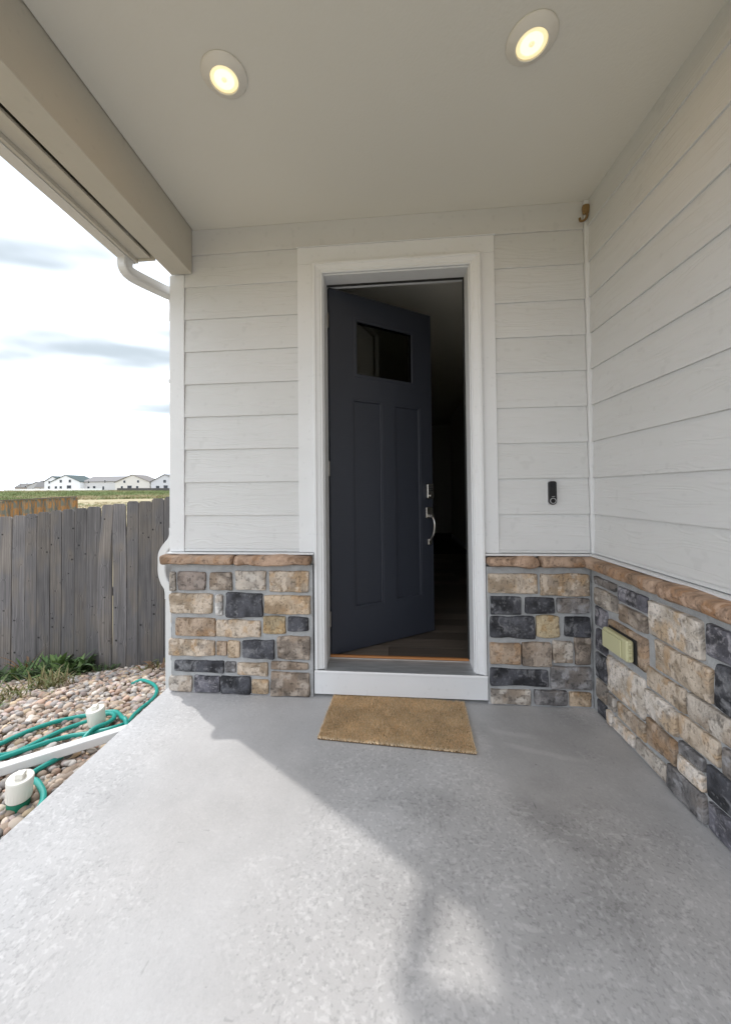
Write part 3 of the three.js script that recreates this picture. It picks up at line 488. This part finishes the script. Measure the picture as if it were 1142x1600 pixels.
function picket(w, h, k, cols, warp = 0, ear = 0.022) {
  const s = new THREE.Shape(); s.moveTo(-w / 2, 0); s.lineTo(w / 2, 0); for (let i = 1; i <= 8; i++) s.lineTo(w / 2, (h - ear) * i / 8); s.lineTo(w / 2 - ear, h); s.lineTo(-w / 2 + ear, h); for (let i = 8; i >= 1; i--) s.lineTo(-w / 2, (h - ear) * i / 8);
  s.closePath();
  const g = new THREE.ExtrudeGeometry(s, { depth: 0.016, bevelEnabled: false }), p = g.attributes.position, uv = g.attributes.uv;
  for (let i = 0; i < p.count; i++) { uv.setXY(i, (k + 0.06 + 0.88 * Math.min(1, Math.max(0, p.getX(i) / w + 0.5 + p.getZ(i) * 0.4))) / cols, p.getY(i) / 1.86); const t = p.getY(i) / h; p.setX(i, p.getX(i) + warp * Math.sin(t * Math.PI * 1.15)); p.setZ(i, p.getZ(i) + Math.abs(warp) * 0.6 * Math.sin(t * 3)); }
  g.computeVertexNormals(); return g;
}
{
  const t = thing('picket_fence', 'weathered grey dog-ear board fence behind the pebble bed', 'fence', [0, 0, -1.45]);
  const edges = [-4.252,-4.087,-3.93,-3.788,-3.632,-3.499,-3.35,-3.205,-3.046,-2.911,-2.755,-2.620,-2.471,-2.331], geos = {};
  for (let x = -4.252; x > -12.5; x -= 0.151) edges.unshift(x - 0.151); for (let x = -2.331; x < -1.55; x += 0.147) edges.push(Math.min(x + 0.147, -1.42));
  const r = rng(61);
  for (let i = 0; i < edges.length - 1; i++) {
    const x0 = edges[i], x1 = edges[i + 1], xc = (x0 + x1) / 2, w = x1 - x0 - 0.007; if (w < 0.05) continue;
    const top = 1.01 + (xc + 4.25) * 0.105 + (r() - 0.5) * 0.018, bot = gy(xc, -1.45) - 0.03, warp = Math.abs(xc + 2.98) < 0.08 ? -0.028 : Math.abs(xc + 2.83) < 0.07 ? 0.014 : (r() - 0.5) * 0.006;
    const m = mesh('picket', picket(w, top - bot, (i * 5 + 3) % 8, 8, warp), fenceMat, t); m.position.set(xc, bot, (r() - 0.5) * 0.006); m.rotation.z = (r() - 0.5) * 0.008;
  }
  for (const dy of [0.28, 0.95, 1.58]) { const m = mesh('rail', box(-7.5, -0.02, -0.045, 3.5, 0.07, -0.006, 0.003), fenceMat, t); m.position.set(-5, 0.62 - 1.62 + dy, 0); m.rotation.z = 0.115; }
  for (const x of [-12.4, -10, -7.6, -5.2]) mesh('post', box(x, -1.9, -0.14, x + 0.09, 0.75 + (x + 4.25) * 0.105, -0.05, 0.004), fenceMat, t);
}
// stained fence beyond
{
  const brown = boardTex(8, (g, b, k) => { const a = mix(0.14, 0.36, g), dkk = sm(0.36, 0.62, b); return [a * mix(1.0, 0.42, dkk), a * mix(0.50, 0.42, dkk), a * mix(0.15, 0.33, dkk)]; }, 1401);
  const bm = std(1, 1, 1, { map: brown, roughness: 0.85 }), t = thing('stained_fence', 'orange-brown stained board fence beyond the grey fence', 'fence', [-14.25, 0, -14]);
  for (let i = 0; i < 100; i++) { const x = -0.075 - i * 0.15, top = 1.115 - i * 0.0058, m = mesh('fence_board', picket(0.146, 1.86, i * 3 % 8, 8, 0, 0.002), bm, t); m.position.set(x, top - 1.9, 0); }
  const capm = mesh('cap_rail', box(-15.1, 0, -0.03, 0.02, 0.05, 0.06, 0.004), std(0.10, 0.075, 0.06, { roughness: 0.9 }), t); capm.position.y = 1.09; capm.rotation.z = 0.0387; 
  mesh('end_post', box(-0.09, -0.9, -0.11, 0.0, 1.08, -0.02, 0.004), bm, t);
}
// clean-out caps
const pvc = std(0.78, 0.755, 0.68, { roughness: 0.4 }), green = std(0.008, 0.17, 0.10, { roughness: 0.4 });
function cleanout(x, z, tilt, label) {
  const y = gy(x, z), t = thing('cleanout_pipe', label, 'drain cap', [x, y - 0.045, z], 'drain clean-outs in the pebbles'); t.rotation.set(tilt[0], 0.35, tilt[1]);
  t.scale.set(0.77, 1.15, 0.77);
  mesh('pipe', new THREE.LatheGeometry([[0.001, 0], [0.053, 0], [0.053, 0.085], [0.001, 0.085]].map(([a, b]) => new THREE.Vector2(a, b)), 48), green, t);
  const c = mesh('cap', new THREE.LatheGeometry([[0.0535, 0.075], [0.0575, 0.075], [0.059, 0.078], [0.061, 0.133], [0.0625, 0.137], [0.0625, 0.149], [0.059, 0.153], [0.046, 0.153], [0.044, 0.151], [0.001, 0.151]].map(([a, b]) => new THREE.Vector2(a, b)), 64), pvc, t);
  for (let i = 0; i < 24; i++) { const a = i / 24 * Math.PI * 2, rb = mesh('rib', new THREE.BoxGeometry(0.004, 0.045, 0.002).translate(0, 0.107, 0.0598), pvc, c); rb.rotation.y = a; }
  mesh('square_plug', new RoundedBoxGeometry(0.042, 0.02, 0.042, 3, 0.004).translate(0, 0.1605, 0), pvc, c);
}
cleanout(-1.735, 0.222, [0.04, 0.10], 'white drain cap on green pipe encircled by the teal hose, farther from the viewer');
cleanout(-1.597, 0.868, [0.05, -0.10], 'white drain cap on green pipe at the slab edge, in front of the white pipe');
// white drain extension
{
  const t = thing('drain_extension', 'white square downspout extension lying across the pebbles to the slab', 'pipe', [-1.437, -0.045, 0.385]);
  const g = box(0, -0.022, -0.026, 1.5, 0.022, 0.026, 0.006); const m = mesh('square_tube', g, M.spout, t); m.rotation.set(0, Math.PI + 0.685, 0.0); m.rotation.order = 'YXZ';
}
// hose
{
  const t = thing('garden_hose', 'teal garden hose looped over the pebbles around the drain caps', 'hose', [0, 0, 0]);
  const P = (l) => l.map(([x, z, h = 0.03]) => new THREE.Vector3(x, gy(x, z) + h, z));
  const one = P([[-2.135,-0.653,0.0],[-2.055,-0.64],[-1.94,-0.574],[-1.8,-0.445],[-1.7,-0.302],[-1.642,-0.158],[-1.626,-0.034],[-1.604,0.089],[-1.574,0.199],[-1.60,0.29,0.04],[-1.705,0.336],[-1.784,0.371],[-1.843,0.425],[-1.905,0.524],[-1.99,0.66],[-2.12,0.80],[-2.30,0.80],[-2.32,0.66],[-2.18,0.60],[-2.03,0.63,0.045],[-1.945,0.565],[-1.911,0.411],[-1.888,0.292],[-1.837,0.183],[-1.80,0.135,0.04],[-1.738,0.118,0.05],[-1.672,0.18,0.05],[-1.662,0.25,0.05],[-1.68,0.34,0.055],[-1.682,0.42,0.03],[-1.672,0.53,0.025],[-1.67,0.611],[-1.68,0.66],[-1.683,0.716],[-1.66,0.745],[-1.612,0.762],[-1.556,0.797],[-1.504,0.837],[-1.462,0.90],[-1.452,1.0,0.025],[-1.50,1.2,0.02]]);
  const two = P([[-2.4,0.62],[-2.25,0.56],[-2.108,0.482],[-2.1,0.429],[-2.084,0.314],[-2.042,0.214],[-1.965,0.138],[-1.894,0.095],[-1.803,0.045],[-1.766,0.045],[-1.689,0.105,0.035],[-1.61,0.19,0.055],[-1.568,0.223,0.06],[-1.53,0.26,0.03],[-1.50,0.30,0.015]]);
  const mat = std(0.012, 0.30, 0.25, { roughness: 0.38 });
  mesh('hose_run', mergeGeometries([one, two].map((q) => new THREE.TubeGeometry(new THREE.CatmullRomCurve3(q, false, 'centripetal'), 320, 0.0125, 12))), mat, t);
}
// weeds by the fence
function weed(name, x, z, n, len, spread, cols, label, seed, wid = 0.02, cat = 'weed') {
  const t = thing(name, label, cat, [x, gy(x, z) - 0.005, z], 'weeds by the grey fence'), r = rng(seed);
  const byCol = cols.map(() => []);
  for (let i = 0; i < n; i++) {
    const a = r() * 6.283, L = len * (0.5 + r() * 0.6), lean = 0.25 + r() * 1.1, sd = 5, pos = [], idx = [], ox = (r() - 0.5) * spread, oz = (r() - 0.5) * spread * 0.8; let px = 0, py = 0, an = 0.15 + r() * 0.5;
    for (let k = 0; k <= sd; k++) { const w = wid * (0.7 + 0.6 * r()) * Math.sin(Math.PI * (0.12 + 0.86 * k / sd)), s = Math.sin(a), c = Math.cos(a); pos.push(ox + c * px - s * w / 2, py + w * 0.12, oz + s * px + c * w / 2, ox + c * px, py - w * 0.1, oz + s * px, ox + c * px + s * w / 2, py + w * 0.12, oz + s * px - c * w / 2); px += Math.sin(an) * L / sd; py += Math.cos(an) * L / sd; an += lean / sd * 1.5; }
    for (let k = 0; k < sd; k++) for (let j = 0; j < 2; j++) { const b = k * 3 + j; idx.push(b, b + 3, b + 1, b + 1, b + 3, b + 4); }
    const g = new THREE.BufferGeometry(); g.setAttribute('position', new THREE.Float32BufferAttribute(pos, 3)); g.setIndex(idx); g.computeVertexNormals(); byCol[Math.floor(r() * cols.length)].push(g);
  }
  byCol.forEach((l, i) => { if (l.length) mesh('leaves', mergeGeometries(l), cols[i], t); });
  return t;
}
const leaf = (r, g, b) => new THREE.MeshPhysicalMaterial({ color: lin(r, g, b), roughness: 0.75, side: THREE.DoubleSide, transmission: 0.25, thickness: 0 });
const LG = [leaf(0.09, 0.17, 0.045), leaf(0.16, 0.25, 0.07), leaf(0.06, 0.10, 0.035)], LO = [leaf(0.17, 0.17, 0.05), leaf(0.12, 0.15, 0.04), leaf(0.24, 0.19, 0.08)], LD = [leaf(0.30, 0.17, 0.08), leaf(0.22, 0.13, 0.07)];
weed('weed', -3.28, -1.26, 150, 0.30, 0.36, LG, 'bright green leafy weed at the fence foot, largest of the clump', 1, 0.05);
weed('weed', -3.62, -1.22, 130, 0.27, 0.34, LG, 'dark green drooping weed between the big clump and the stalk', 2, 0.03);
weed('weed', -4.02, -1.18, 90, 0.18, 0.34, LG, 'low green weed at the fence foot near the left edge', 3, 0.046);
weed('dry_stalk', -3.78, -1.34, 34, 0.40, 0.07, LD, 'upright dry brown stalk against the fence boards', 4, 0.022, 'dry plant');
weed('weed', -2.86, -0.62, 150, 0.19, 0.3, LO, 'spiky yellow-green tuft on the open pebbles', 5, 0.011);
weed('weed', -2.92, -0.22, 100, 0.16, 0.36, LO, 'sparse olive tuft left of the pale dry stem', 6, 0.012);
weed('weed', -2.70, 0.10, 50, 0.11, 0.2, LG, 'small flat green weed nearest the hose', 7, 0.012);
weed('weed', -2.93, -1.36, 50, 0.14, 0.2, LG, 'small dark weed right of the leafy clump at the fence', 8, 0.014);
weed('weed', -2.22, -1.12, 70, 0.12, 0.26, [...LD, ...LO], 'yellow-brown dead leaves by the house corner', 9, 0.02);
{ const t = thing('fallen_grass_stalk', 'pale bent dry stem lying on the pebbles', 'dry stalk', [-2.75, gy(-2.75, -0.05), -0.05]); mesh('stalk', new THREE.TubeGeometry(new THREE.CatmullRomCurve3([[0.12, 0.02, 0.12], [0, 0.08, 0.02], [-0.16, 0.17, -0.08], [-0.3, 0.2, -0.16]].map((p) => new THREE.Vector3(...p))), 20, 0.0045, 6), std(0.5, 0.42, 0.24, { roughness: 0.9 }), t); }

// ------------------------------------------------------------------ the far side of the field
const glassM = std(0.03, 0.035, 0.045, { roughness: 0.15 }), vinyl = std(0.78, 0.78, 0.76, { roughness: 0.6 });
function farHouse(label, x0, x1, z, base, eave, ridge, depth, axis, wallC, roofC, wins, group = 'houses across the field') {
  const t = thing('far_house', label, 'house', [x0, base - 0.6, z], group), w = x1 - x0, E = eave - base + 0.6, K = ridge - base + 0.6, wm = std(...wallC, { roughness: 0.8 }), rm = std(...roofC, { roughness: 0.95 });
  if (axis === 'gable') { // gable faces the viewer
    mesh('wall', prism([[0, 0], [w, 0], [w, E], [w / 2, K - 0.25], [0, E]], depth, 'z').translate(0, 0, -depth), wm, t);
    const o = 0.5, k = (K - E) / (w / 2); mesh('roof', prism([[-o, E - k * o], [w / 2, K], [w + o, E - k * o], [w + o, E - k * o - 0.25], [w / 2, K - 0.25], [-o, E - k * o - 0.25]], depth + 1, 'z').translate(0, 0, -depth - 0.5), rm, t);
  } else {
    mesh('wall', mergeGeometries([box(0, 0, -depth, w, E, 0, 0), prism([[-depth, E], [0, E], [-depth / 2, K - 0.25]], w, 'x')]), wm, t);
    const k = (K - E) / (depth / 2), o = 0.5; mesh('roof', prism([[o, E - k * o], [-depth / 2, K], [-depth - o, E - k * o], [-depth - o, E - k * o - 0.25], [-depth / 2, K - 0.25], [o, E - k * o - 0.25]], w + 1, 'x').translate(-0.5, 0, 0), rm, t);
  }
  for (const [wx, wy, ww, wh] of wins) { const f = mesh('window', box(wx - ww / 2 - 0.12, wy - 0.12, 0.01, wx + ww / 2 + 0.12, wy + wh + 0.12, 0.08, 0), vinyl, t); mesh('pane', box(wx - ww / 2, wy, 0.081, wx + ww / 2, wy + wh, 0.11, 0), glassM, f); }
  return t;
}
farHouse('white two-storey gabled house with dark green roof, leftmost of the row', -197.5, -187, -202, 2.6, 8.6, 11.6, 12, 'gable', [0.74, 0.75, 0.77], [0.06, 0.08, 0.08], [[3.2, 5.2, 1, 1.4], [3, 1.6, 1.2, 2], [7, 1.6, 2, 2]]);
farHouse('white gabled house with long dark green roof, second of the row', -188.5, -171, -197, 2.5, 8.2, 11.9, 13, 'gable', [0.76, 0.78, 0.80], [0.06, 0.085, 0.085], [[6, 5.6, 1.4, 1.6], [11.5, 5.6, 1.4, 1.6], [3, 1.4, 1.4, 2.2], [6, 1.4, 1.4, 2.2], [11, 1.4, 2.6, 2.6]]);
farHouse('pale grey house with broad grey roof, middle of the row', -171.2, -150.5, -200, 2.3, 8.2, 11.2, 16, 'side', [0.58, 0.57, 0.57], [0.20, 0.19, 0.185], [[3, 1.5, 1.4, 2], [6.5, 1.5, 1.6, 2.2], [3, 5.4, 1, 1.4], [12, 1.5, 1.2, 2], [13, 5.6, 1, 1.4]]);
farHouse('beige gabled house with grey-brown roof, right of the middle', -149.8, -129.5, -197, 2.2, 7.6, 11.6, 12, 'gable', [0.66, 0.63, 0.58], [0.17, 0.155, 0.145], [[5.5, 5.3, 1.2, 1.4], [13.5, 5.3, 1.2, 1.4], [4, 1.4, 1.2, 2.2], [8.5, 1.2, 2.6, 2.6], [13, 1.5, 1.4, 2]]);
farHouse('cream low-roofed house tucked behind the beige gable', -134, -124, -206, 2.2, 7.4, 10.2, 12, 'side', [0.68, 0.64, 0.55], [0.2, 0.18, 0.165], [[5, 4.6, 1.2, 1.5]]);
farHouse('light grey gabled house at the right end, cut by the downspout', -128.2, -112, -196, 2.0, 7.6, 11.5, 12, 'gable', [0.58, 0.58, 0.60], [0.14, 0.14, 0.14], [[8, 5.3, 1.6, 1.6], [4, 1.3, 2, 2.4], [8.6, 1.3, 2.4, 2.6]]);
const small = [[-372, -14, 'brown-grey', [0.34, 0.30, 0.27]], [-352, -8, 'slate-roofed', [0.40, 0.40, 0.40]], [-338, -2, 'grey', [0.46, 0.44, 0.42]], [-322, 4, 'pale', [0.52, 0.50, 0.47]]];
small.forEach(([x, dz, nm, c], i) => farHouse(nm + ' hazy house far left, ' + ['first', 'second', 'third', 'fourth'][i] + ' from the left edge', x, x + 19, -335 + dz, 3.6, 8.2 + (i % 2), 12.2 + (i % 3), 14, i % 2 ? 'gable' : 'side', c, [0.16, 0.155, 0.15], [[6, 1.6, 2, 2], [12, 4.8, 1.6, 1.6]], 'hazy houses far left'));
{ // vinyl fence and a dark fence in front of them
  const t = thing('vinyl_fence', 'long low white vinyl fence in front of the far houses', 'fence', [-208, 0, -188]); for (let i = 0; i < 24; i++) { const y = fieldY(-208 + i * 2.4, -188); mesh('panel', box(i * 2.4, y - 0.3, 0, i * 2.4 + 2.3, y + 1.5, 0.05, 0), vinyl, t); mesh('post', box(i * 2.4 - 0.09, y - 0.3, -0.04, i * 2.4, y + 1.65, 0.09, 0), vinyl, t); }
  const u = thing('dark_fence', 'low dark timber fence in front of the right end house', 'fence', [-139, 0, -184]), dm = std(0.09, 0.085, 0.08, { roughness: 0.9 }); for (let i = 0; i < 14; i++) { const y = fieldY(-139 + i * 2.4, -184); mesh('panel', box(i * 2.4, y - 0.3, 0, i * 2.4 + 2.36, y + 1.7, 0.05, 0), dm, u); }
}
[[-314.4, 'left'], [-308.4, 'right']].forEach(([x, s]) => { const y = fieldY(x, -300), t = thing('utility_pole', s + ' of the two thin utility poles above the far left roofs', 'pole', [x, y - 1, -300], 'far utility poles'); const m = std(0.22, 0.2, 0.19, { roughness: 0.9 }); mesh('pole', new THREE.CylinderGeometry(0.16, 0.24, 12.5, 8).translate(0, 6.25, 0), m, t); mesh('crossarm', box(-1.1, 11.4, -0.1, 1.1, 11.65, 0.1, 0), m, t); });
{ // rough weeds of the field
  const blades = [], r0 = rng(3); for (let i = 0; i < 14; i++) { const a = r0() * 6.28, l = 0.5 + r0() * 0.5, s = 0.10, x = (r0() - 0.5) * 0.9, z = (r0() - 0.5) * 0.9, dx = Math.cos(a) * 0.3, dz = Math.sin(a) * 0.3; const g = new THREE.BufferGeometry(); g.setAttribute('position', new THREE.Float32BufferAttribute([x - dz * s, 0, z + dx * s, x + dz * s * 3, 0, z - dx * s * 3, x + dx, l, z + dz], 3)); g.computeVertexNormals(); blades.push(g); }
  const N = 9000, im = new THREE.InstancedMesh(mergeGeometries(blades), new THREE.MeshStandardMaterial({ roughness: 0.95, side: THREE.DoubleSide }), N + 2600), r = rng(808), m = new THREE.Matrix4(), q = new THREE.Quaternion(), c = new THREE.Color();
  for (let i = 0; i < N; i++) {
    const far = r() < 0.75, d = far ? 125 + r() * 120 : 22 + r() * 80, a = (28 + r() * 26) * R, x = -Math.sin(a) * d, z = 2.4 - Math.cos(a) * d; q.setFromAxisAngle(new THREE.Vector3(0, 1, 0), r() * 6.28); const s = (far ? 0.7 + r() * 0.9 : 0.25 + r() * 0.3);
    m.compose(new THREE.Vector3(x, fieldY(x, z) - 0.05, z), q, new THREE.Vector3(s * 1.4, s * 0.7, s * 1.4)); im.setMatrixAt(i, m);
    const k = fbm(x * 0.05, z * 0.05, 91, 3) + (r() - 0.5) * 0.2, gr = far ? sm(0.3, 0.5, k) : sm(0.6, 0.7, k), v = 0.75 + r() * 0.5; c.setRGB(mix(0.34, 0.17, gr) * v, mix(0.28, 0.21, gr) * v, mix(0.16, 0.085, gr) * v); im.setColorAt(i, c);
  }
  for (let i = 0; i < 2600; i++) {                  // yard grass past the pebble bed
    const x = -6.3 - r() * 14, z = -1.2 + r() * 14, s = 0.10 + r() * 0.12; q.setFromAxisAngle(new THREE.Vector3(0, 1, 0), r() * 6.28); m.compose(new THREE.Vector3(x, fieldY(x, z) - 0.01, z), q, new THREE.Vector3(s * 2.2, s, s * 2.2)); im.setMatrixAt(9000 + i, m);
    const v = 0.7 + r() * 0.6, gr = r(); c.setRGB(mix(0.30, 0.14, gr) * v, mix(0.26, 0.20, gr) * v, mix(0.13, 0.07, gr) * v); im.setColorAt(9000 + i, c);
  }
  im.name = 'field_weeds'; im.userData = { kind: 'stuff', label: 'rough green and straw weeds covering the far field', category: 'weeds' }; put(im, scene);
}
renderer.render(scene, camera);
